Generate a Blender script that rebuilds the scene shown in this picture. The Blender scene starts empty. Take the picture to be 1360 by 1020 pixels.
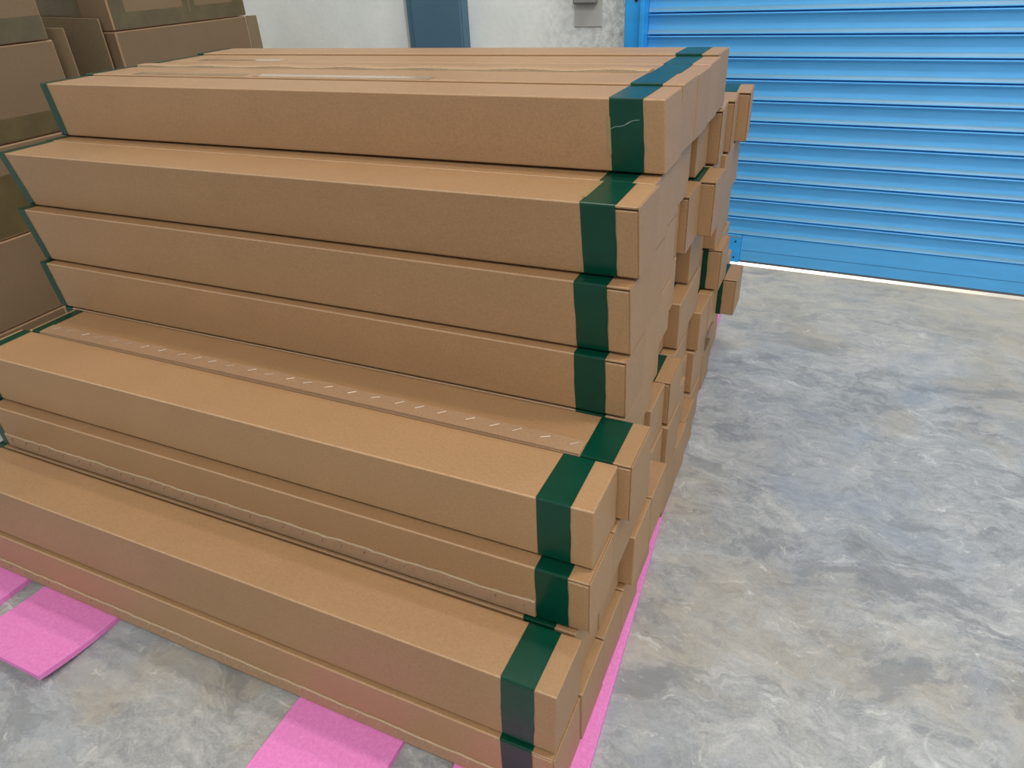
import bpy, bmesh, math, random
from mathutils import Matrix, Vector
random.seed(7)
S = bpy.context.scene
COL = S.collection
Z0 = 0.012                      # the stack rests on 12 mm foam

# ------------------------------------------------------------------ camera
cd = bpy.data.cameras.new('camera'); cam = bpy.data.objects.new('camera', cd); COL.objects.link(cam)
cd.sensor_fit = 'HORIZONTAL'; cd.sensor_width = 36.0; cd.lens = 926.476/1360*36.0; cd.clip_start = 0.02
yaw, pit, rol = math.radians(-25.93612516), math.radians(31.37824369), math.radians(-3.16763674)
fw = Vector((math.sin(yaw)*math.cos(pit), math.cos(yaw)*math.cos(pit), -math.sin(pit)))
rt = Vector((math.cos(yaw), -math.sin(yaw), 0)); up = rt.cross(fw)
r2 = rt*math.cos(rol)+up*math.sin(rol); u2 = -rt*math.sin(rol)+up*math.cos(rol)
M = Matrix((r2, u2, -fw)).transposed().to_4x4(); M.translation = Vector((0.2056, -0.4852, 1.0225+Z0))
cam.matrix_world = M
S.camera = cam

# ------------------------------------------------------------------ world, sun, exposure
S.view_settings.view_transform = 'Standard'; S.view_settings.look = 'None'
S.view_settings.gamma = 1.0; S.view_settings.use_curve_mapping = False
S.view_settings.exposure = 0.0
W = bpy.data.worlds.new('sky'); S.world = W; W.use_nodes = True
bg = W.node_tree.nodes['Background']; bg.inputs[0].default_value = (0.86, 0.94, 1.0, 1); bg.inputs[1].default_value = 1.0
sd = bpy.data.lights.new('sun', 'SUN'); sd.energy = 5.0; sd.angle = math.radians(1.0); sd.color = (1.0, 0.97, 0.9)
sun = bpy.data.objects.new('sun', sd); COL.objects.link(sun)
sun.rotation_euler = Vector((0.08, -1.0, -0.42)).to_track_quat('-Z', 'Y').to_euler()

LAMP_POWER = 57.0               # watts of each ceiling lamp

# ------------------------------------------------------------------ materials
def mat(name):
    m = bpy.data.materials.new(name); m.use_nodes = True
    nt = m.node_tree; b = nt.nodes['Principled BSDF']
    return m, nt, b
def N(nt, t, **kw):
    n = nt.nodes.new(t)
    for k, v in kw.items(): setattr(n, k, v)
    return n
def noise(nt, vec, scale, detail=4, rough=0.55, dist=0.0):
    n = N(nt, 'ShaderNodeTexNoise'); n.inputs['Scale'].default_value = scale; n.inputs['Detail'].default_value = detail
    n.inputs['Roughness'].default_value = rough; n.inputs['Distortion'].default_value = dist
    nt.links.new(vec, n.inputs['Vector']); return n
def ramp(nt, fac, stops, interp='LINEAR'):
    r = N(nt, 'ShaderNodeValToRGB'); r.color_ramp.interpolation = interp
    e = r.color_ramp.elements
    while len(e) < len(stops): e.new(0.5)
    for i, (p, c) in enumerate(stops):
        e[i].position = p; e[i].color = tuple(c)+(1,) if len(c) == 3 else c
    nt.links.new(fac, r.inputs[0]); return r
def mix(nt, fac, a, b, mode='MIX'):
    n = N(nt, 'ShaderNodeMix', data_type='RGBA', blend_type=mode)
    if isinstance(fac, (int, float)): n.inputs[0].default_value = fac
    else: nt.links.new(fac, n.inputs[0])
    for i, v in ((6, a), (7, b)):
        if isinstance(v, tuple): n.inputs[i].default_value = v if len(v) == 4 else v+(1,)
        else: nt.links.new(v, n.inputs[i])
    return n.outputs[2]
def objcoord(nt, scale=(1, 1, 1)):
    t = N(nt, 'ShaderNodeTexCoord'); m = N(nt, 'ShaderNodeMapping'); m.inputs['Scale'].default_value = scale
    nt.links.new(t.outputs['Object'], m.inputs[0]); return m.outputs[0]
def bump(nt, b, h, strength, dist=0.001):
    n = N(nt, 'ShaderNodeBump'); n.inputs['Strength'].default_value = strength; n.inputs['Distance'].default_value = dist
    nt.links.new(h, n.inputs['Height']); nt.links.new(n.outputs[0], b.inputs['Normal'])
def flat(name, col, rough=0.6, metal=0.0, spec=0.5):
    m, nt, b = mat(name); b.inputs['Base Color'].default_value = col+(1,)
    b.inputs['Roughness'].default_value = rough; b.inputs['Metallic'].default_value = metal
    b.inputs['Specular IOR Level'].default_value = spec; return m

def kraft(name, col, rough=0.72, spec=0.25, var=0.06):
    m, nt, b = mat(name); v = objcoord(nt); vs = objcoord(nt, (30, 160, 160))
    oi = N(nt, 'ShaderNodeObjectInfo')
    n1 = noise(nt, v, 260, 5, 0.7); n2 = noise(nt, v, 7, 3); n3 = noise(nt, vs, 3, 4)
    d = tuple(c*0.70 for c in col); l = tuple(min(1, c*1.20) for c in col)
    c = ramp(nt, n1.outputs[0], [(0.30, d), (0.52, col), (0.75, l)]).outputs[0]
    c = mix(nt, 0.35, c, ramp(nt, n3.outputs[0], [(0.35, tuple(x*0.86 for x in col)), (0.65, tuple(x*1.08 for x in col))]).outputs[0])
    c = mix(nt, 0.22, c, ramp(nt, n2.outputs[0], [(0.35, tuple(x*0.82 for x in col)), (0.7, tuple(x*1.12 for x in col))]).outputs[0])
    hsv = N(nt, 'ShaderNodeHueSaturation'); nt.links.new(c, hsv.inputs['Color'])
    mr = N(nt, 'ShaderNodeMapRange'); mr.inputs[3].default_value = 1-var; mr.inputs[4].default_value = 1+var
    nt.links.new(oi.outputs['Random'], mr.inputs[0]); nt.links.new(mr.outputs[0], hsv.inputs['Value'])
    nt.links.new(hsv.outputs[0], b.inputs['Base Color'])
    b.inputs['Roughness'].default_value = rough; b.inputs['Specular IOR Level'].default_value = spec
    bump(nt, b, n1.outputs[0], 0.12, 0.0006)
    return m
KRAFT = kraft('kraft_board', (0.366, 0.210, 0.101), 0.50, 0.45)
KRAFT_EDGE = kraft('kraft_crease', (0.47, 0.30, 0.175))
KRAFT_LAP = kraft('kraft_lap', (0.40, 0.245, 0.14))
RAW_EDGE = kraft('raw_board_edge', (0.50, 0.38, 0.25))
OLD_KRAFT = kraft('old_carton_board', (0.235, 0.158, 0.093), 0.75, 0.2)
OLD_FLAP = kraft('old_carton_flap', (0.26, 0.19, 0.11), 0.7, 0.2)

def tape_mat(name, col, rough, spec=0.5):
    m, nt, b = mat(name); v = objcoord(nt)
    n = noise(nt, v, 18, 3); n2 = noise(nt, v, 90, 3)
    c = ramp(nt, n.outputs[0], [(0.3, tuple(x*0.85 for x in col)), (0.7, tuple(x*1.15 for x in col))]).outputs[0]
    nt.links.new(c, b.inputs['Base Color']); b.inputs['Roughness'].default_value = rough; b.inputs['Specular IOR Level'].default_value = spec
    bump(nt, b, n2.outputs[0], 0.12, 0.0008); return m
GREEN = tape_mat('green_tape', (0.001, 0.046, 0.026), 0.27, 0.3)
OLIVE = tape_mat('tan_tape', (0.135, 0.102, 0.048), 0.3)
CLEAR = tape_mat('clear_tape_on_board', (0.42, 0.30, 0.19), 0.16)
BUFF = tape_mat('buff_tape', (0.30, 0.21, 0.10), 0.35)
STEEL = flat('staple_wire', (0.62, 0.58, 0.52), 0.42, 0.9)
DARK = flat('dark_hole', (0.01, 0.01, 0.012), 0.7)

def foam_mat():
    m, nt, b = mat('pink_foam'); v = objcoord(nt); n = noise(nt, v, 160, 5, 0.7); n2 = noise(nt, v, 6, 2)
    c = ramp(nt, n.outputs[0], [(0.3, (0.70, 0.19, 0.50)), (0.7, (0.80, 0.27, 0.61))]).outputs[0]
    nt.links.new(c, b.inputs['Base Color']); b.inputs['Roughness'].default_value = 0.8
    b.inputs['Specular IOR Level'].default_value = 0.2
    bump(nt, b, n.outputs[0], 0.35, 0.001); return m
FOAM = foam_mat()

def floor_mat():
    m, nt, b = mat('trowelled_concrete'); v = objcoord(nt)
    # warp the coordinates so the trowel clouds look torn rather than round
    wn = noise(nt, v, 5.0, 5, 0.6); wm = N(nt, 'ShaderNodeVectorMath', operation='MULTIPLY_ADD')
    nt.links.new(wn.outputs['Color'], wm.inputs[0]); wm.inputs[1].default_value = (0.16, 0.16, 0.16); nt.links.new(v, wm.inputs[2])
    st = N(nt, 'ShaderNodeMapping'); st.inputs['Rotation'].default_value = (0, 0, 0.5); st.inputs['Scale'].default_value = (1.0, 1.9, 1); nt.links.new(wm.outputs[0], st.inputs[0]); sv = st.outputs[0]
    big = noise(nt, wm.outputs[0], 2.0, 10, 0.66, 0.3); med = noise(nt, sv, 8.0, 10, 0.72, 0.5); fine = noise(nt, sv, 34, 8, 0.75, 0.3); grit = noise(nt, v, 240, 3, 0.6)
    tan = noise(nt, wm.outputs[0], 1.6, 8, 0.62, 0.3); blue = noise(nt, wm.outputs[0], 3.4, 8, 0.65, 0.3)
    c = ramp(nt, big.outputs[0], [(0.34, (0.20, 0.215, 0.225)), (0.47, (0.32, 0.33, 0.335)), (0.56, (0.41, 0.415, 0.41)), (0.68, (0.52, 0.52, 0.505))]).outputs[0]
    c = mix(nt, 0.55, c, ramp(nt, med.outputs[0], [(0.36, (0.15, 0.165, 0.185)), (0.46, (0.28, 0.295, 0.31)), (0.53, (0.42, 0.425, 0.425)), (0.66, (0.66, 0.655, 0.635))]).outputs[0])
    c = mix(nt, 0.38, c, ramp(nt, fine.outputs[0], [(0.34, (0.17, 0.18, 0.19)), (0.5, (0.37, 0.375, 0.375)), (0.68, (0.66, 0.655, 0.64))]).outputs[0])
    c = mix(nt, 0.10, c, ramp(nt, grit.outputs[0], [(0.35, (0.1, 0.1, 0.1)), (0.65, (0.65, 0.65, 0.65))]).outputs[0])
    ft = ramp(nt, tan.outputs[0], [(0.50, (0, 0, 0)), (0.55, (0.34, 0.34, 0.34)), (0.64, (0.68, 0.68, 0.68))]).outputs[0]
    c = mix(nt, ft, c, (0.385, 0.325, 0.24))
    fb = ramp(nt, blue.outputs[0], [(0.52, (0, 0, 0)), (0.64, (0.42, 0.42, 0.42))]).outputs[0]
    c = mix(nt, fb, c, (0.29, 0.335, 0.41))
    # torn dark stains and chalky scuffs
    dk = noise(nt, sv, 4.5, 9, 0.7, 0.4)
    dr = ramp(nt, dk.outputs[0], [(0.53, (0, 0, 0)), (0.60, (0.50, 0.50, 0.50))]).outputs[0]
    c = mix(nt, dr, c, (0.165, 0.175, 0.19))
    sc = noise(nt, sv, 13.0, 8, 0.78, 0.6)
    sr = ramp(nt, sc.outputs[0], [(0.585, (0, 0, 0)), (0.66, (0.6, 0.6, 0.6))]).outputs[0]
    c = mix(nt, sr, c, (0.68, 0.675, 0.655))
    # pale trowel scratches
    wv = noise(nt, v, 2.3, 3, 0.5); dv = N(nt, 'ShaderNodeVectorMath', operation='MULTIPLY_ADD')
    nt.links.new(wv.outputs['Color'], dv.inputs[0]); dv.inputs[1].default_value = (0.5, 0.5, 0.5); nt.links.new(v, dv.inputs[2])
    vo = N(nt, 'ShaderNodeTexVoronoi', feature='DISTANCE_TO_EDGE'); vo.inputs['Scale'].default_value = 2.6; nt.links.new(dv.outputs[0], vo.inputs['Vector'])
    line = ramp(nt, vo.outputs['Distance'], [(0.0, (1, 1, 1)), (0.010, (0, 0, 0))]).outputs[0]
    br = noise(nt, v, 5, 6, 0.7); brr = ramp(nt, br.outputs[0], [(0.52, (0, 0, 0)), (0.62, (0.6, 0.6, 0.6))]).outputs[0]
    mk = mix(nt, 1.0, line, brr, 'MULTIPLY')
    c = mix(nt, mk, c, (0.74, 0.74, 0.72))
    # warm glow at the shutter foot painted into the floor colour, fading into the hall
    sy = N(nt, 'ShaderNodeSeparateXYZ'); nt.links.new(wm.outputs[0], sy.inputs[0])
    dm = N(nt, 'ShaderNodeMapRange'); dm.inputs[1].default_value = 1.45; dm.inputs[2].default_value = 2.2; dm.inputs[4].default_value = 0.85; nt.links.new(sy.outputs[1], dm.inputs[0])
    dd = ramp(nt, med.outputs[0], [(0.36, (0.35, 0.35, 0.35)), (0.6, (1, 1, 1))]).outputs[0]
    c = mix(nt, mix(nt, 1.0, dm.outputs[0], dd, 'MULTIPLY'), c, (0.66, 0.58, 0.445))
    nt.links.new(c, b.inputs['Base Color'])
    rr = ramp(nt, med.outputs[0], [(0.3, (0.36, 0.36, 0.36)), (0.7, (0.58, 0.58, 0.58))]).outputs[0]
    nt.links.new(rr, b.inputs['Roughness'])
    bump(nt, b, fine.outputs[0], 0.10, 0.002); return m
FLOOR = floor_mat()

def wall_mat():
    m, nt, b = mat('limewashed_wall'); v = objcoord(nt)
    n1 = noise(nt, v, 5, 6, 0.65); n2 = noise(nt, v, 45, 5, 0.65)
    c = ramp(nt, n1.outputs[0], [(0.3, (0.78, 0.82, 0.82)), (0.6, (0.88, 0.91, 0.895))]).outputs[0]
    # grime beside the shutter guide (object x runs along the wall)
    sx = N(nt, 'ShaderNodeSeparateXYZ'); nt.links.new(v, sx.inputs[0])
    g = N(nt, 'ShaderNodeMapRange'); g.inputs[1].default_value = -0.92; g.inputs[2].default_value = -0.52; nt.links.new(sx.outputs[0], g.inputs[0])
    gm = N(nt, 'ShaderNodeMath', operation='MULTIPLY'); nt.links.new(g.outputs[0], gm.inputs[0])
    gr = ramp(nt, n2.outputs[0], [(0.35, (0, 0, 0)), (0.7, (1, 1, 1))]).outputs[0]; nt.links.new(gr, gm.inputs[1])
    lt = N(nt, 'ShaderNodeMath', operation='LESS_THAN'); nt.links.new(sx.outputs[0], lt.inputs[0]); lt.inputs[1].default_value = -0.4
    gm2 = N(nt, 'ShaderNodeMath', operation='MULTIPLY'); nt.links.new(gm.outputs[0], gm2.inputs[0]); nt.links.new(lt.outputs[0], gm2.inputs[1])
    c = mix(nt, gm2.outputs[0], c, (0.34, 0.34, 0.335))
    nt.links.new(c, b.inputs['Base Color']); b.inputs['Roughness'].default_value = 0.85
    bump(nt, b, n2.outputs[0], 0.4, 0.004); return m
WALL = wall_mat()
PLAIN = flat('painted_plaster', (0.78, 0.79, 0.78), 0.9)
CEIL = flat('ceiling_sheet', (0.72, 0.73, 0.73), 0.8)
def paint(name, col, rough, amt=0.10):
    m, nt, b = mat(name); v = objcoord(nt, (1, 6, 6)); n = noise(nt, v, 6, 5)
    c = ramp(nt, n.outputs[0], [(0.3, tuple(x*(1-amt) for x in col)), (0.7, tuple(min(1, x*(1+amt)) for x in col))]).outputs[0]
    nt.links.new(c, b.inputs['Base Color']); b.inputs['Roughness'].default_value = rough; return m
BLUE = paint('sky_blue_enamel', (0.085, 0.41, 0.84), 0.27, 0.06)
BLUE2 = paint('sky_blue_guide', (0.022, 0.36, 0.86), 0.4)
GREY_LEDGE = paint('greyish_blue_ledge', (0.15, 0.36, 0.57), 0.30, 0.10)
STEELBLUE = paint('slate_blue_steel', (0.070, 0.155, 0.235), 0.45, 0.05)
PALEGREY = flat('pale_grey_mortar', (0.50, 0.52, 0.53), 0.85)
CEMENT = flat('bare_cement', (0.47, 0.47, 0.45), 0.9)
OUT = flat('outdoor_concrete', (0.6, 0.6, 0.58), 0.9)

# ------------------------------------------------------------------ mesh helpers
def newobj(name, me, parent=None, loc=(0, 0, 0)):
    o = bpy.data.objects.new(name, me); COL.objects.link(o); o.location = loc
    if parent: o.parent = parent
    return o
def bm_box(bm, x0, x1, y0, y1, z0, z1, bev=0.0, seg=2, mi=0, bmi=None):
    g = bmesh.ops.create_cube(bm, size=1.0)
    vs = g['verts']
    for v in vs:
        v.co = Vector((x0+(v.co.x+.5)*(x1-x0), y0+(v.co.y+.5)*(y1-y0), z0+(v.co.z+.5)*(z1-z0)))
    fs = set(f for v in vs for f in v.link_faces)
    for f in fs: f.material_index = mi
    if bev > 0:
        es = list(set(e for v in vs for e in v.link_edges))
        bmesh.ops.bevel(bm, geom=es, offset=bev, segments=seg, profile=0.5, affect='EDGES', material=(-1 if bmi is None else bmi))
def finish(bm, name, mats, smooth=False):
    me = bpy.data.meshes.new(name); bm.to_mesh(me); bm.free()
    for m in mats: me.materials.append(m)
    if smooth:
        for p in me.polygons: p.use_smooth = True
    return me
def boxmesh(name, m, x0, x1, y0, y1, z0, z1, bev=0.0):
    bm = bmesh.new(); bm_box(bm, x0, x1, y0, y1, z0, z1, bev, 1); return finish(bm, name, [m])
def tag(o, label=None, cat=None, group=None, kind=None):
    if label: o['label'] = label
    if cat: o['category'] = cat
    if group: o['group'] = group
    if kind: o['kind'] = kind
    return o
def empty(name, loc):
    o = bpy.data.objects.new(name, None); COL.objects.link(o); o.location = loc; o.empty_display_size = 0.05; return o

# ------------------------------------------------------------------ the setting
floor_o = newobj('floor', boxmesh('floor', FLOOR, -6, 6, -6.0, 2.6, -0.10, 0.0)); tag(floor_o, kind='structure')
yard = newobj('trim_5', boxmesh('trim_5', OUT, -6, 6, 2.6, 9.0, -0.10, 0.0)); tag(yard, kind='structure')

WORG = Vector((-0.05, 2.138, 0.0)); WANG = math.radians(-2.2528)
def wallframe(o): o.location = WORG; o.rotation_euler = (0, 0, WANG); return o
# wall frame: x along the wall to the right, -y into the room
DL, DR, DTOP = -0.503, 2.35, 2.7
bm = bmesh.new()
bm_box(bm, -5.0, DL, 0.0, 0.2, 0, 4.3); bm_box(bm, DR, 6.5, 0.0, 0.2, 0, 4.3); bm_box(bm, DL, DR, 0.0, 0.2, DTOP, 4.3)
wb = wallframe(newobj('wall_back', finish(bm, 'wall_back', [WALL]))); tag(wb, kind='structure')
wl = newobj('wall_left', boxmesh('wall_left', PLAIN, -2.85, -2.7, -6.0, 2.35, 0, 4.3)); tag(wl, kind='structure')
ce = newobj('ceiling', boxmesh('ceiling', CEIL, -6, 6, -6.0, 3.2, 4.3, 4.4)); tag(ce, kind='structure')

# slate-blue steel column standing against the wall
bm = bmesh.new()
bm_box(bm, -1.392, -1.141, -0.045, 0.02, 0, 4.29, 0.003, 1)
col = wallframe(newobj('trim_1', finish(bm, 'trim_1', [STEELBLUE]))); tag(col, kind='structure')
me = boxmesh('column_flange', STEELBLUE, -1.36, -1.145, -0.056, -0.045, 0.0, 4.28, 0.002); newobj('column_flange', me, col)
me = boxmesh('mortar_strip', PALEGREY, -1.418, -1.392, -0.02, 0.01, 0.0, 4.28); newobj('mortar_strip', me, col)

# roller shutter door
door = wallframe(newobj('door_1', boxmesh('door_1', BLUE2, DL+0.001, -0.431, -0.05, 0.03, 0.0, DTOP, 0.003))); tag(door, kind='structure')   # left guide rail
me = boxmesh('guide_rail', BLUE2, DR-0.072, DR-0.001, -0.05, 0.03, 0.0, DTOP, 0.003); newobj('guide_rail', me, door)
me = boxmesh('guide_lip', BLUE2, -0.446, -0.4305, -0.064, -0.05, 0.0, DTOP, 0.002); newobj('guide_lip', me, door)
PITCH = 0.0669
PROF = [(0.0, -0.004), (0.016, 0.0085), (0.038, 0.0132), (0.066, 0.0137), (0.095, 0.0118), (0.13, 0.0070), (0.23, 0.0022), (0.36, 0.0014), (0.50, 0.0026), (0.63, 0.0046), (0.70, 0.0066), (0.722, 0.0068), (0.74, 0.0070), (0.89, 0.0108), (0.91, 0.0120), (0.94, 0.0122), (0.955, 0.0100), (0.962, -0.004)]   # (drop, stand-off)
def slat_mesh():
    bm = bmesh.new(); x0, x1 = -0.43, DR-0.073; rows = []
    for t, d in PROF:
        z = (1-t)*PITCH
        rows.append((bm.verts.new((x0, -d, z)), bm.verts.new((x1, -d, z))))
    for q, (a, b) in enumerate(zip(rows, rows[1:])):
        f = bm.faces.new((a[0], b[0], b[1], a[1])); f.smooth = True
        if 0.735 < PROF[q][0] < 0.88: f.material_index = 1        # greyer blue on the out-leaning ledge
    # back skin so the slat is a closed strip
    k0 = bm.verts.new((x0, 0.008, PITCH)); k1 = bm.verts.new((x1, 0.008, PITCH)); l0 = bm.verts.new((x0, 0.008, 0.0)); l1 = bm.verts.new((x1, 0.008, 0.0))
    bm.faces.new((k1, k0, rows[0][0], rows[0][1])); bm.faces.new((k0, k1, l1, l0)); bm.faces.new((l0, l1, rows[-1][1], rows[-1][0]))
    bmesh.ops.recalc_face_normals(bm, faces=bm.faces)
    return finish(bm, 'slat', [BLUE, GREY_LEDGE])
sm = slat_mesh()
ZB0 = 0.115                     # top of the bottom bar
for i in range(int((DTOP-ZB0)/PITCH)):
    newobj('slat', sm, door, (0, 0.0, ZB0+i*PITCH))
GAP = 0.013
bar = newobj('bottom_bar', boxmesh('bottom_bar', BLUE, -0.032, DR-0.073, -0.010, 0.012, GAP+0.004, ZB0+0.001, 0.002), door)
newobj('rubber_seal', boxmesh('rubber_seal', flat('grey_rubber', (0.13, 0.13, 0.14), 0.6), -0.032, DR-0.073, -0.006, 0.010, GAP-0.004, GAP+0.004), bar)
newobj('pressed_line', boxmesh('pressed_line', flat('blue_line', (0.03, 0.17, 0.38), 0.5), -0.026, DR-0.08, -0.0107, -0.0098, 0.0575, 0.0590), bar)
pl = newobj('lock_plate', boxmesh('lock_plate', BLUE2, -0.4305, -0.0322, -0.013, 0.012, GAP-0.005, 0.1155, 0.002), door)
newobj('plate_edge', boxmesh('plate_edge', flat('rusty_edge', (0.30, 0.26, 0.24), 0.7), -0.43, -0.036, -0.0145, -0.0125, 0.1065, 0.1095), pl)
def disc(name, m, r, depth, parent, loc, rot=(math.pi/2, 0, 0)):
    bm = bmesh.new(); bmesh.ops.create_cone(bm, cap_ends=True, segments=16, radius1=r, radius2=r, depth=depth)
    o = newobj(name, finish(bm, name, [m]), parent, loc); o.rotation_euler = rot; return o
for x, z in ((-0.052, 0.090), (-0.053, 0.028), (-0.30, 0.090), (-0.30, 0.028)):
    disc('bolt_hole', DARK, 0.0035, 0.002, pl, (x, -0.0135, z))
disc('bolt_hole', DARK, 0.006, 0.003, door, (-0.463, -0.0505, 0.895))

# cement patch and small junction box on the wall
pt = wallframe(newobj('trim_2', boxmesh('trim_2', CEMENT, -0.705, -0.60, -0.006, 0.004, 0.812, 1.06, 0.002))); tag(pt, kind='structure')
jb = wallframe(newobj('junction_box', boxmesh('junction_box', flat('grey_box', (0.20, 0.20, 0.20), 0.6), -0.700, -0.615, -0.032, -0.006, 0.885, 0.985, 0.004)))
tag(jb, 'small dark grey junction box on the wall left of the shutter', 'box')
newobj('lid', boxmesh('lid', flat('grey_lid', (0.25, 0.25, 0.25), 0.5), -0.695, -0.620, -0.035, -0.032, 0.890, 0.980, 0.001), jb)

# ceiling lamps (fixtures out of view above the frame)
LENS = None
def lamp(x, y, label, power=None):
    t = empty('ceiling_light', (x, y, 4.05)); tag(t, label, 'lamp', 'ceiling batten lights above the stack')
    newobj('housing', boxmesh('housing', flat('lamp_white', (0.8, 0.8, 0.8), 0.5), -0.62, 0.62, -0.10, 0.10, 0.03, 0.09, 0.004), t)
    newobj('stem', boxmesh('stem', flat('lamp_stem', (0.5, 0.5, 0.5), 0.5), -0.02, 0.02, -0.02, 0.02, 0.09, 0.25), t)
    e, nt, b = mat('lamp_diffuser'); b.inputs['Emission Color'].default_value = (1.0, 0.95, 0.86, 1); b.inputs['Emission Strength'].default_value = 3.0
    newobj('diffuser', boxmesh('diffuser', e, -0.6, 0.6, -0.085, 0.085, 0.012, 0.03), t)
    ld = bpy.data.lights.new('lamp_light', 'AREA'); ld.shape = 'RECTANGLE'; ld.size = 1.2; ld.size_y = 0.17; ld.energy = power or LAMP_POWER; ld.color = (1.0, 0.93, 0.82)
    lo = bpy.data.objects.new('lamp_light', ld); COL.objects.link(lo); lo.parent = t; lo.location = (0, 0, 0.008)
lamp(0.5, -1.6, 'white batten lamp hung over the floor in front of the stack', 44.0)
lamp(2.2, -1.8, 'white batten lamp hung over the open floor at front right')
lamp(1.4, 0.9, 'white batten lamp hung over the floor before the shutter')
lamp(-1.1, 1.45, 'unseen batten lamp added to brighten the white back wall', 26.0)  # unseen lamp added to brighten the left part of the back wall

# ------------------------------------------------------------------ pink foam strips
def foam(name, x0, x1, y0, y1, label, skew=0.0, lift=0.0, liftlen=0.16):
    bm = bmesh.new(); n = 26; T = 0.0118; rings = []
    for i in range(n+1):
        f = (i/n)**2.2 if lift else i/n
        y = y0+(y1-y0)*f
        s = skew*(y-0.07)
        k = max(0.0, 1-(y-y0)/liftlen); zz = lift*k*k
        z = zz; e = 0.0012
        pts = [(x0+s, y, z), (x1+s, y, z), (x1+s, y, z+T-e), (x1+s-e, y, z+T), (x0+s+e, y, z+T), (x0+s, y, z+T-e)]
        rings.append([bm.verts.new(p) for p in pts])
    for a, b in zip(rings, rings[1:]):
        for j in range(6): bm.faces.new((a[j], a[(j+1) % 6], b[(j+1) % 6], b[j]))
    bm.faces.new(rings[0][::-1]); bm.faces.new(rings[-1])
    bmesh.ops.recalc_face_normals(bm, faces=bm.faces)
    me = finish(bm, name, [FOAM])
    o = newobj('foam_strip', me, None, (0, 0, 0.0002)); tag(o, label, 'foam', 'pink foam strips under the stack'); return o
foam('foam_strip', -0.166, 0.0265, -0.10, 1.72, 'long pink foam strip showing along the right ends of the carton stack', skew=-0.0585)
foam('foam_strip', -0.452, -0.252, -0.155, 1.45, 'flat pink foam strip jutting onto the floor at the bottom centre')
foam('foam_strip', -1.090, -0.884, -0.150, 1.45, 'pink foam strip with its curled front end lifting off the floor', lift=0.020)
foam('foam_strip', -1.36, -1.140, -0.14, 1.45, 'pink foam strip at the left edge of the picture')

# ------------------------------------------------------------------ long cartons
LEN = 1.2552; WID = 0.1026; PIT = 0.10545; TW = 0.048
ZB = [0.0, 0.1135, 0.2264, 0.3261, 0.4297, 0.5335, 0.6462, 0.7547, 0.8576]
GROUP = 'long kraft cartons in the stepped stack'
def lean_mesh(bm, h, lean):
    """cardboard is never quite square: lean = end slant, front face slant, end skew"""
    a, b, k = lean
    for v in bm.verts:
        f = 1-v.co.z/h
        v.co.x += a*f-k*v.co.y/WID
        v.co.y += b*f*(1-v.co.y/WID)
    bm.normal_update()
    for q in bm.faces:                 # only the upper front creases are paler
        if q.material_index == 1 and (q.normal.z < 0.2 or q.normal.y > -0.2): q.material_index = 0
CACHE = {}
def cached(key, fn):
    if key not in CACHE: CACHE[key] = fn()
    return CACHE[key]
def body_mesh(h, slit, lean):
    bm = bmesh.new()
    if slit:
        bm_box(bm, 0, LEN-0.036, 0, WID, 0, h, 0.002, 2, 0, 1)
        bm_box(bm, LEN-0.040, LEN-0.0022, 0.0004, WID-0.0004, 0.0004, h-0.0062, 0.0018, 1, 0, 1)
    else:
        bm_box(bm, 0, LEN, 0, WID, 0, h, 0.002, 2, 0, 1)
    lean_mesh(bm, h, lean); return finish(bm, 'carton_body', [KRAFT, KRAFT_EDGE])
def lid_mesh(h, lean):
    bm = bmesh.new(); bm_box(bm, LEN-0.0365, LEN-0.0024, 0.0, WID, h-0.0038, h, 0.0009, 1, 0, 1)
    lean_mesh(bm, h, lean); return finish(bm, 'top_flap', [KRAFT, KRAFT_EDGE])
def end_mesh(h, lean):
    bm = bmesh.new(); bm_box(bm, LEN-0.0022, LEN, 0.0006, WID-0.0006, 0.0006, h-0.0004, 0.0007, 1, 0, 1)
    lean_mesh(bm, h, lean); return finish(bm, 'end_panel', [KRAFT, KRAFT_EDGE])
def ring_mesh(h, xa, xb, lean, m, rag=0.0, seed=0):
    """a band of tape wrapped round the carton between xa and xb"""
    rnd = random.Random(seed); bm = bmesh.new(); t = 0.0006; r = 0.002
    loop = []
    def arc(cx, cz, a0):
        for k in range(3):
            a = a0+k*math.pi/4; loop.append((cx+math.cos(a)*(r+t), cz+math.sin(a)*(r+t)))
    arc(WID-r, h-r, 0); arc(r, h-r, math.pi/2)
    ns = 6
    for k in range(1, ns): loop.append((-t, h-r-(h-2*r)*k/ns))
    arc(r, r, math.pi); arc(WID-r, r, 1.5*math.pi)
    va, vb = [], []
    for (y, z) in loop:
        j0 = rnd.uniform(-rag, rag); j1 = rnd.uniform(-rag, rag)
        va.append(bm.verts.new((xa+j0, y, z))); vb.append(bm.verts.new((xb+j1, y, z)))
    n = len(loop)
    for k in range(n): bm.faces.new((va[k], va[(k+1) % n], vb[(k+1) % n], vb[k]))
    bmesh.ops.recalc_face_normals(bm, faces=bm.faces)
    lean_mesh(bm, h, lean); return finish(bm, 'tape', [m])
LT0, LT1 = 0.0005, 0.021        # narrow band of green tape seen at the left ends
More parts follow.
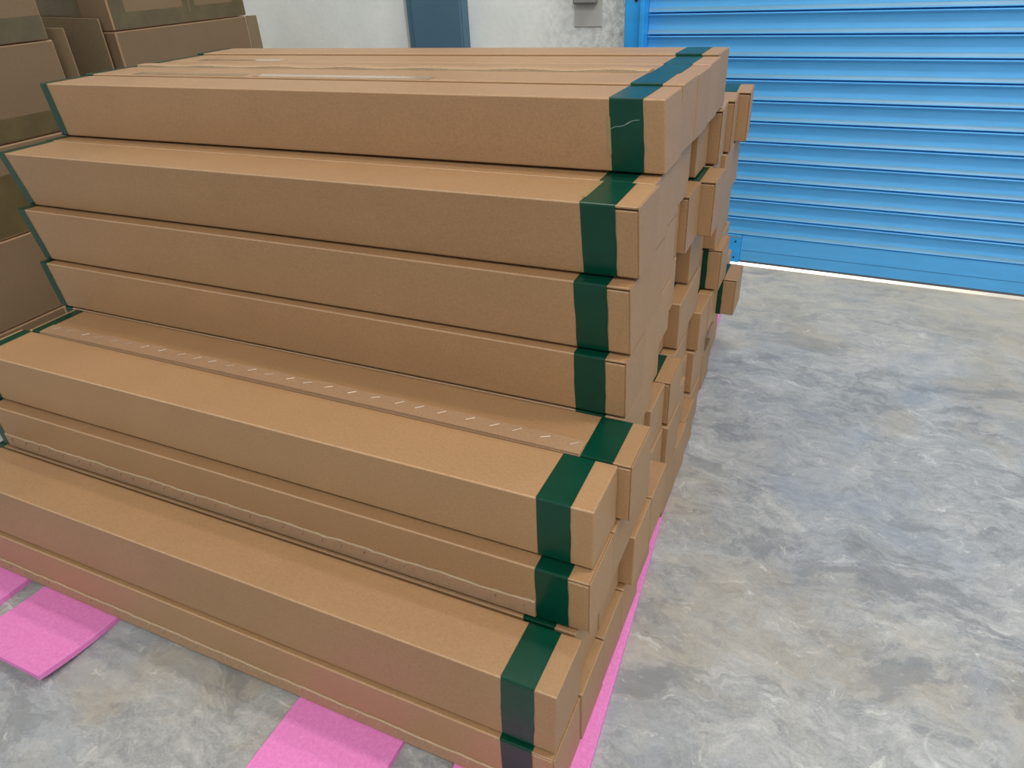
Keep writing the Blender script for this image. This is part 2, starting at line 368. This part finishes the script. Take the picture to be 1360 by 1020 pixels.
def lap_front(h, x0, x1, hgt, seed, yl):
    """stapled joint: a second layer of board on the front face with a torn upper edge"""
    rnd = random.Random(seed); bm = bmesh.new(); n = 120; t = 0.0026; A = []
    ph = rnd.random()*6
    for i in range(n+1):
        x = x0+(x1-x0)*i/n
        w = hgt+0.0009*math.sin(i*0.41+ph)+0.0006*math.sin(i*1.31+ph)+rnd.uniform(-0.0007, 0.0007)
        A.append([bm.verts.new(p) for p in ((x, -0.0002, 0.002), (x, -t, 0.002), (x, -t, w-0.0016), (x, -t*0.7, w), (x, -0.0002, w))])
    for v in bm.verts: v.co.y += yl*(1-v.co.z/h)
    for a, b in zip(A, A[1:]):
        for j in range(4):
            f = bm.faces.new((a[j], b[j], b[j+1], a[j+1])); f.material_index = 1 if j >= 2 else 0
    bm.faces.new(A[0]); bm.faces.new(A[-1][::-1]); bmesh.ops.recalc_face_normals(bm, faces=bm.faces)
    return finish(bm, 'stapled_lap', [KRAFT_LAP, RAW_EDGE])
def lap_top(h, x0, x1, d0, d1, seed, wav=0.0012, t=0.0022, frontraw=False, bulge=0.0):
    """the same joint lying on the top face, from depth d0 to d1"""
    rnd = random.Random(seed); bm = bmesh.new(); n = 110; A = []; ph = rnd.random()*6
    for i in range(n+1):
        x = x0+(x1-x0)*i/n
        w = wav*math.sin(i*0.5+ph)+0.6*wav*math.sin(i*1.9+ph)
        zt = h+t+bulge*math.sin(math.pi*i/n)**0.7+(0.0012*math.sin(i*0.37+ph) if frontraw else 0)
        f0 = d0+(w if frontraw else 0); f1 = d1+(0 if frontraw else w)
        A.append([bm.verts.new(p) for p in ((x, f0, h-0.0006), (x, f0, zt-0.0006), (x, f0+0.0008, zt), (x, f1-0.0008, zt), (x, f1, zt-0.0006), (x, f1, h+0.0001))])
    for a, b in zip(A, A[1:]):
        for j in range(5):
            f = bm.faces.new((a[j], b[j], b[j+1], a[j+1])); f.material_index = (1 if (j < 2 and frontraw) else 0)
    bm.faces.new(A[0]); bm.faces.new(A[-1][::-1]); bmesh.ops.recalc_face_normals(bm, faces=bm.faces)
    return finish(bm, 'stapled_lap', [KRAFT_LAP, RAW_EDGE])
STAPLE_TOP = None
def staple_mesh(l, w=0.0011, t=0.0008):
    bm = bmesh.new(); bm_box(bm, -l/2, l/2, -w/2, w/2, 0, t, 0.0003, 1); return finish(bm, 'staple', [STEEL])
ST_LONG = staple_mesh(0.015, 0.0009); ST_SHORT = staple_mesh(0.009, 0.0016, 0.0012)

def carton(layer, y, xr, label, lean=0.0, ylean=0.0, skew=0.0, slit=True, h=None, lap=None, tapeoff=0.031, seed=0, tan=False, dz=0.0, clear=None):
    h = h or (ZB[layer+1]-ZB[layer]-0.0038)
    t = empty('long_carton', (xr-LEN, y, Z0+ZB[layer]+dz)); tag(t, label, 'carton', GROUP)
    hk = round(h, 5); lean = (lean, ylean, skew)
    newobj('carton_body', cached(('b', hk, slit, lean), lambda: body_mesh(h, slit, lean)), t)
    if slit:
        newobj('top_flap', cached(('l', hk, lean), lambda: lid_mesh(h, lean)), t)
        newobj('end_panel', cached(('e', hk, lean), lambda: end_mesh(h, lean)), t)
    to = round(tapeoff, 4)
    o = newobj('tape', cached(('t', hk, to, lean, seed % 3), lambda: ring_mesh(h, LEN-to-TW, LEN-to, lean, GREEN, 0.0007, seed % 3+3)), t); o['label'] = 'dark green tape band near the right end'
    o = newobj('tape', cached(('u', hk, lean), lambda: ring_mesh(h, LT0+(0.009 if layer == 3 else 0), LT1+(0.011 if layer == 3 else 0), lean, GREEN, 0.0006, 5)), t); o['label'] = 'narrow green tape at the left end'
    if tan:                                            # sliver of older tape peeping out beside the green band
        bm = bmesh.new(); xa = LEN-to-TW
        for k in range(6):
            x = xa-0.0050+0.0007*((k*7) % 3)
            if tan == 'face':
                z = 0.024+(h-0.048)*k/6; bm_box(bm, x, xa+0.0010, -0.0009, 0.0, z, z+(h-0.048)/6)
            else:
                y_ = 0.022+(WID-0.024)*k/6; bm_box(bm, x, xa+0.0010, y_, y_+(WID-0.024)/6, h, h+0.0009)
        if tan == 'face': lean_mesh(bm, h, lean)
        newobj('old_tape', finish(bm, 'old_tape', [BUFF]), t)
    if clear:                                          # glossy clear packing tape laid along the lid
        for q, (xa, xb) in enumerate(clear):
            o = newobj('clear_tape', boxmesh('clear_tape', CLEAR, xa, xb, 0.004, 0.030, h+0.0002, h+0.0006), t); o['label'] = 'glossy strip of packing tape along the lid'
    if lap in ('front', 'top'):
        x0, x1 = LT1+(0.0125 if layer == 3 else 0.001), LEN-to-TW-0.0008
        if lap == 'front':
            l = newobj('stapled_lap', lap_front(h, x0, x1, 0.031, seed, ylean), t)
            n = 30; rnd = random.Random(seed)
            for i in range(n):
                s = newobj('staple', ST_SHORT, l, (x0+0.02+(x1-x0-0.04)*i/(n-1)+rnd.uniform(-.006, .006), -0.0026, 0.0225+rnd.uniform(-.0012, .0012))); s.location.y += ylean*(1-0.0225/h)
                s.rotation_euler = (math.pi/2, 0, 0); s.rotation_euler.rotate_axis('Z', math.radians(62+rnd.uniform(-12, 12)))
        else:
            l = newobj('stapled_lap', lap_top(h, x0, x1, 0.0005, 0.033, seed, bulge=0.0035), t)
            n = 27; rnd = random.Random(seed)
            for i in range(n):
                s = newobj('staple', ST_LONG, l, (x0+0.02+(x1-x0-0.035)*i/(n-1)+rnd.uniform(-.006, .006), 0.0215+rnd.uniform(-.001, .001), h+0.0021+0.0035*max(0, math.sin(math.pi*(0.02+(x1-x0-0.035)*i/(n-1))/(x1-x0)))**0.7))
                s.rotation_euler = (0, 0, math.radians(38+rnd.uniform(-10, 10)))
    if lap == 'torn':
        newobj('torn_lap', lap_top(h, LT1+0.003, LEN-to-TW-0.0008, 0.0035, 0.028, seed, 0.0018, 0.0042, True), t)
    return t

ORD = ['front', 'second', 'third', 'fourth', 'fifth', 'sixth', 'seventh', 'eighth', 'ninth', 'tenth', 'eleventh', 'twelfth', 'thirteenth', 'fourteenth']
LAYN = ['bottom layer', 'second layer up', 'third layer up', 'fourth layer up', 'fifth layer up', 'sixth layer up', 'seventh layer up', 'top layer']
Y0 = [0.003, 0.0135, 0.1245, 0.1470, 0.3490, 0.3490, 0.3520, 0.4885]
XR = [
 [0.0, 0.002, 0.0005, 0.0, -0.005, -0.012, -0.0072, -0.0079, -0.012, -0.022, -0.035, -0.0333, -0.045, -0.05],
 [0.001, -0.012, -0.011, 0.0125, 0.013, -0.02, -0.0103, -0.022, -0.04, -0.0254, -0.035, -0.045, -0.05, -0.06],
 [0.0065, 0.006, 0.005, -0.034, -0.0236, -0.0135, -0.03, -0.045, -0.0199, -0.0179, 0.0242, -0.0225],
 [0.0021, 0.0214, -0.02, -0.03, -0.045, -0.06, -0.0316, -0.035, -0.050, -0.0066, -0.0255],
 [-0.0192, -0.025, -0.03, -0.045, -0.066, -0.0384, -0.05, -0.0232, -0.03],
 [-0.018, -0.022, -0.03, -0.046, -0.0304, -0.0029, -0.03, -0.02, -0.0215],
 [-0.0125, -0.02, -0.028, -0.036, -0.055, -0.0440, -0.020, -0.0143, 0.0024],
 [-0.0205, -0.019, -0.018, -0.022, -0.026],
]
SLITS = {(6, 0), (5, 0), (4, 0), (3, 1), (2, 0), (0, 0), (6, 6), (6, 7), (6, 8), (5, 4), (5, 5), (2, 10), (0, 6), (7, 4), (3, 9), (2, 5)}
special = {
 (7, 0): dict(ylean=0.004, label='topmost front carton, bare lid, scratched green tape on its face', lean=0.006, slit=False, tan='face', tapeoff=0.0295),
 (6, 0): dict(ylean=0.020, label='front carton just under the top one, tape strip over its wide lid ledge', tan='top'),
 (5, 0): dict(ylean=0.015, label='middle of the three flush cartons in the tall face', tapeoff=0.0325),
 (4, 0): dict(ylean=0.008, label='lowest of the three flush cartons, above the stapled lid'),
 (3, 0): dict(label='carton with a worn corner in front of the stapled-lid carton', slit=False),
 (3, 1): dict(label='carton with a row of diagonal staples along its lid', lap='top', tapeoff=0.0275),
 (2, 0): dict(label='carton with a stapled torn seam on its face, above the lowest lid ledge', lap='front'),
 (1, 0): dict(ylean=-0.004, label='large plain front carton with the lowest lid ledge', lean=-0.003, slit=False, h=0.1175, tapeoff=0.030),
 (0, 0): dict(label='front carton on the floor foam with a stapled torn seam', lap='front', tapeoff=0.0325),
}
end_notes = {
 (2, 10): 'carton end jutting out furthest at the back, low beside the shutter foot',
 (6, 8): 'hindmost carton just under the top layer, standing against the blue shutter',
}
for L in range(8):
    for j, xr in enumerate(XR[L]):
        kw = dict(special.get((L, j), {}))
        if (L, j) in end_notes: kw['label'] = end_notes[(L, j)]
        if 'label' not in kw:
            last = j == len(XR[L])-1
            pos = 'rearmost' if last else ORD[j]+' from the front'
            kw['label'] = '%s carton in the %s, bare right end showing' % (pos, LAYN[L])
        if L == 7 and j in (1, 2, 3, 4):
            kw['label'] = {1: 'second carton from the front on top of the stack, gap before it', 2: 'middle carton on top of the stack with a ragged torn front seam',
                           3: 'fourth carton from the front on top of the stack', 4: 'rearmost carton on top of the stack, a little proud'}[j]
            kw['h'] = ZB[8]-ZB[7]-0.0030+{1: 0.002, 2: 0.001, 3: 0.001, 4: 0.0045}[j]
            if j == 2: kw['lap'] = 'torn'
            if j == 1: kw['clear'] = [(0.13, 0.42), (0.45, 0.83)]
            if j == 3: kw['clear'] = [(0.10, 0.34)]
        if L == 6 and j >= 6: kw['skew'] = 0.008
        kw.setdefault('slit', (L, j) in SLITS)
        c_ = carton(L, Y0[L]+PIT*j, xr, seed=L*17+j, **kw)
        if (L, j) == (1, 0): c_.scale.y = 0.93          # a slightly shallower carton: a slot opens behind it
        if (L, j) == (7, 0): top_front = c_

# ------------------------------------------------------------------ tan shipping cartons along the left
CX, CH = -1.8, 0.2267
def tape_strip(parent, x0, x1, y0, y1, z0, z1, name='packing_tape', m=OLIVE):
    return newobj(name, boxmesh(name, m, x0, x1, y0, y1, z0, z1), parent)
def shipping(row, ya, yb, label, bands=('bottom',), flap=None, depth=0.42, h=CH, m=OLD_KRAFT, dx=0.0):
    t = empty('shipping_carton', (CX+dx, ya, row*CH)); tag(t, label, 'carton', 'old shipping cartons stacked along the left')
    ly = yb-ya; hh = h-0.002
    bm = bmesh.new(); bm_box(bm, -depth, 0, 0, ly, 0, hh, 0.004, 2, 0, 1); newobj('carton_body', finish(bm, 'carton_body', [m, KRAFT_LAP]), t)
    e = 0.0006
    if 'bottom' in bands:
        tape_strip(t, 0, e, 0.004, ly-0.004, 0.003, 0.058); tape_strip(t, -depth+0.01, -0.004, -e, 0, 0.003, 0.05)
    if 'frame' in bands:
        tape_strip(t, 0, e, 0.004, ly-0.004, 0.003, 0.045); tape_strip(t, 0, e, 0.004, 0.055, 0.045, hh-0.004); tape_strip(t, 0, e, ly-0.055, ly-0.004, 0.045, hh-0.004)
        tape_strip(t, 0, e, ly*0.5, ly*0.5+0.05, 0.045, hh-0.004); tape_strip(t, e, e*1.6, ly*0.5+0.024, ly*0.5+0.027, 0.03, hh-0.004, 'tape_seam', BUFF)
    if 'wide' in bands:
        tape_strip(t, 0, e, 0.004, ly-0.004, 0.006, 0.155)
        bm = bmesh.new()                                   # creases in the plastic tape
        for k in range(7):
            y = ly-0.03-0.035*k; bm_box(bm, e, e*2.4, y, y+0.004, 0.02, 0.13-0.008*(k % 3), 0.0003, 1)
        newobj('tape_crease', finish(bm, 'tape_crease', [OLIVE]), t)
    if 'patch' in bands:
        tape_strip(t, 0, e, ly-0.20, ly-0.06, 0.02, 0.125)
    if 'side' in bands:
        tape_strip(t, -0.30, -0.12, -e, 0, 0.004, hh-0.006)
    return t
c0a, c0b = 0.372, 0.914
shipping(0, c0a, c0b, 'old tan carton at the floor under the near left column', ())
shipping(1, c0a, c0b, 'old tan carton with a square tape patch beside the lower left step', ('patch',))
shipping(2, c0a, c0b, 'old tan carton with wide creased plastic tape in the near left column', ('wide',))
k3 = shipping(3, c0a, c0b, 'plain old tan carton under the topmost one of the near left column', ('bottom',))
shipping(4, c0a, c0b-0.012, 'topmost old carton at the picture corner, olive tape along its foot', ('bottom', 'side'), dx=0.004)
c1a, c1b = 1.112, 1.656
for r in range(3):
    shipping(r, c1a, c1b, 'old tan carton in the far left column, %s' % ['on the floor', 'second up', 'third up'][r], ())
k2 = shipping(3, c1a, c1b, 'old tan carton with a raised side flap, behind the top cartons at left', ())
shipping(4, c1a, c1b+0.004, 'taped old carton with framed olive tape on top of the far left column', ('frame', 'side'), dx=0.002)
def flap(parent, pts, th, name='open_flap', m=OLD_FLAP):
    """a loose board flap: quad outline given in local coordinates, with thickness"""
    a = [Vector(p) for p in pts]; nrm = (a[1]-a[0]).cross(a[3]-a[0]).normalized()*th
    bm = bmesh.new(); f = [bm.verts.new(p) for p in a]; g = [bm.verts.new(p+nrm) for p in a]
    bm.faces.new(f[::-1]); bm.faces.new(g)
    for i in range(4):
        q = bm.faces.new((f[i], f[(i+1) % 4], g[(i+1) % 4], g[i])); q.material_index = 1
    bmesh.ops.recalc_face_normals(bm, faces=bm.faces)
    bmesh.ops.bevel(bm, geom=[e for e in bm.edges], offset=0.0008, segments=1, affect='EDGES')
    return newobj(name, finish(bm, name, [m, KRAFT_LAP]), parent)
b2 = Vector(k2.location)
flap(k2, [(-0.40, -0.010, 0.004), (-0.034, -0.010, 0.004), (-0.034, -0.012, CH+0.034), (-0.40, -0.012, CH+0.046)], 0.005)
flap(k2, [(-0.004, 0.546, 0.004), (-0.004, 0.60, 0.004), (-0.004, 0.597, CH-0.004), (-0.004, 0.546, CH-0.002)], 0.005)
flap(k3, [(-0.11, 0.550, 0.004), (-0.012, 0.596, 0.004), (-0.012, 0.593, CH+0.022), (-0.11, 0.550, CH+0.026)], 0.005)

# a pale scratch across the green tape of the top front carton
bm = bmesh.new(); a0 = Vector((LEN-0.0295-0.046, 0, 0.058)); a1 = Vector((LEN-0.0295-0.004, 0, 0.073)); pr = None
for k in range(9):
    q = a0.lerp(a1, k/8)+Vector((0, 0, 0.0012*math.sin(k*1.3))); w_ = 0.00035+0.0004*(k == 5)
    y_ = 0.004*(1-q.z/0.0999)
    row = [bm.verts.new((q.x, y_-0.0007, q.z-w_)), bm.verts.new((q.x, y_-0.0010, q.z)), bm.verts.new((q.x, y_-0.0007, q.z+w_))]
    if pr:
        for j in range(2): bm.faces.new((pr[j], row[j], row[j+1], pr[j+1]))
    pr = row
o = newobj('scratch', finish(bm, 'scratch', [flat('scuffed_tape', (0.30, 0.38, 0.34), 0.6)]), top_front); o['label'] = 'pale scratch across the green tape'
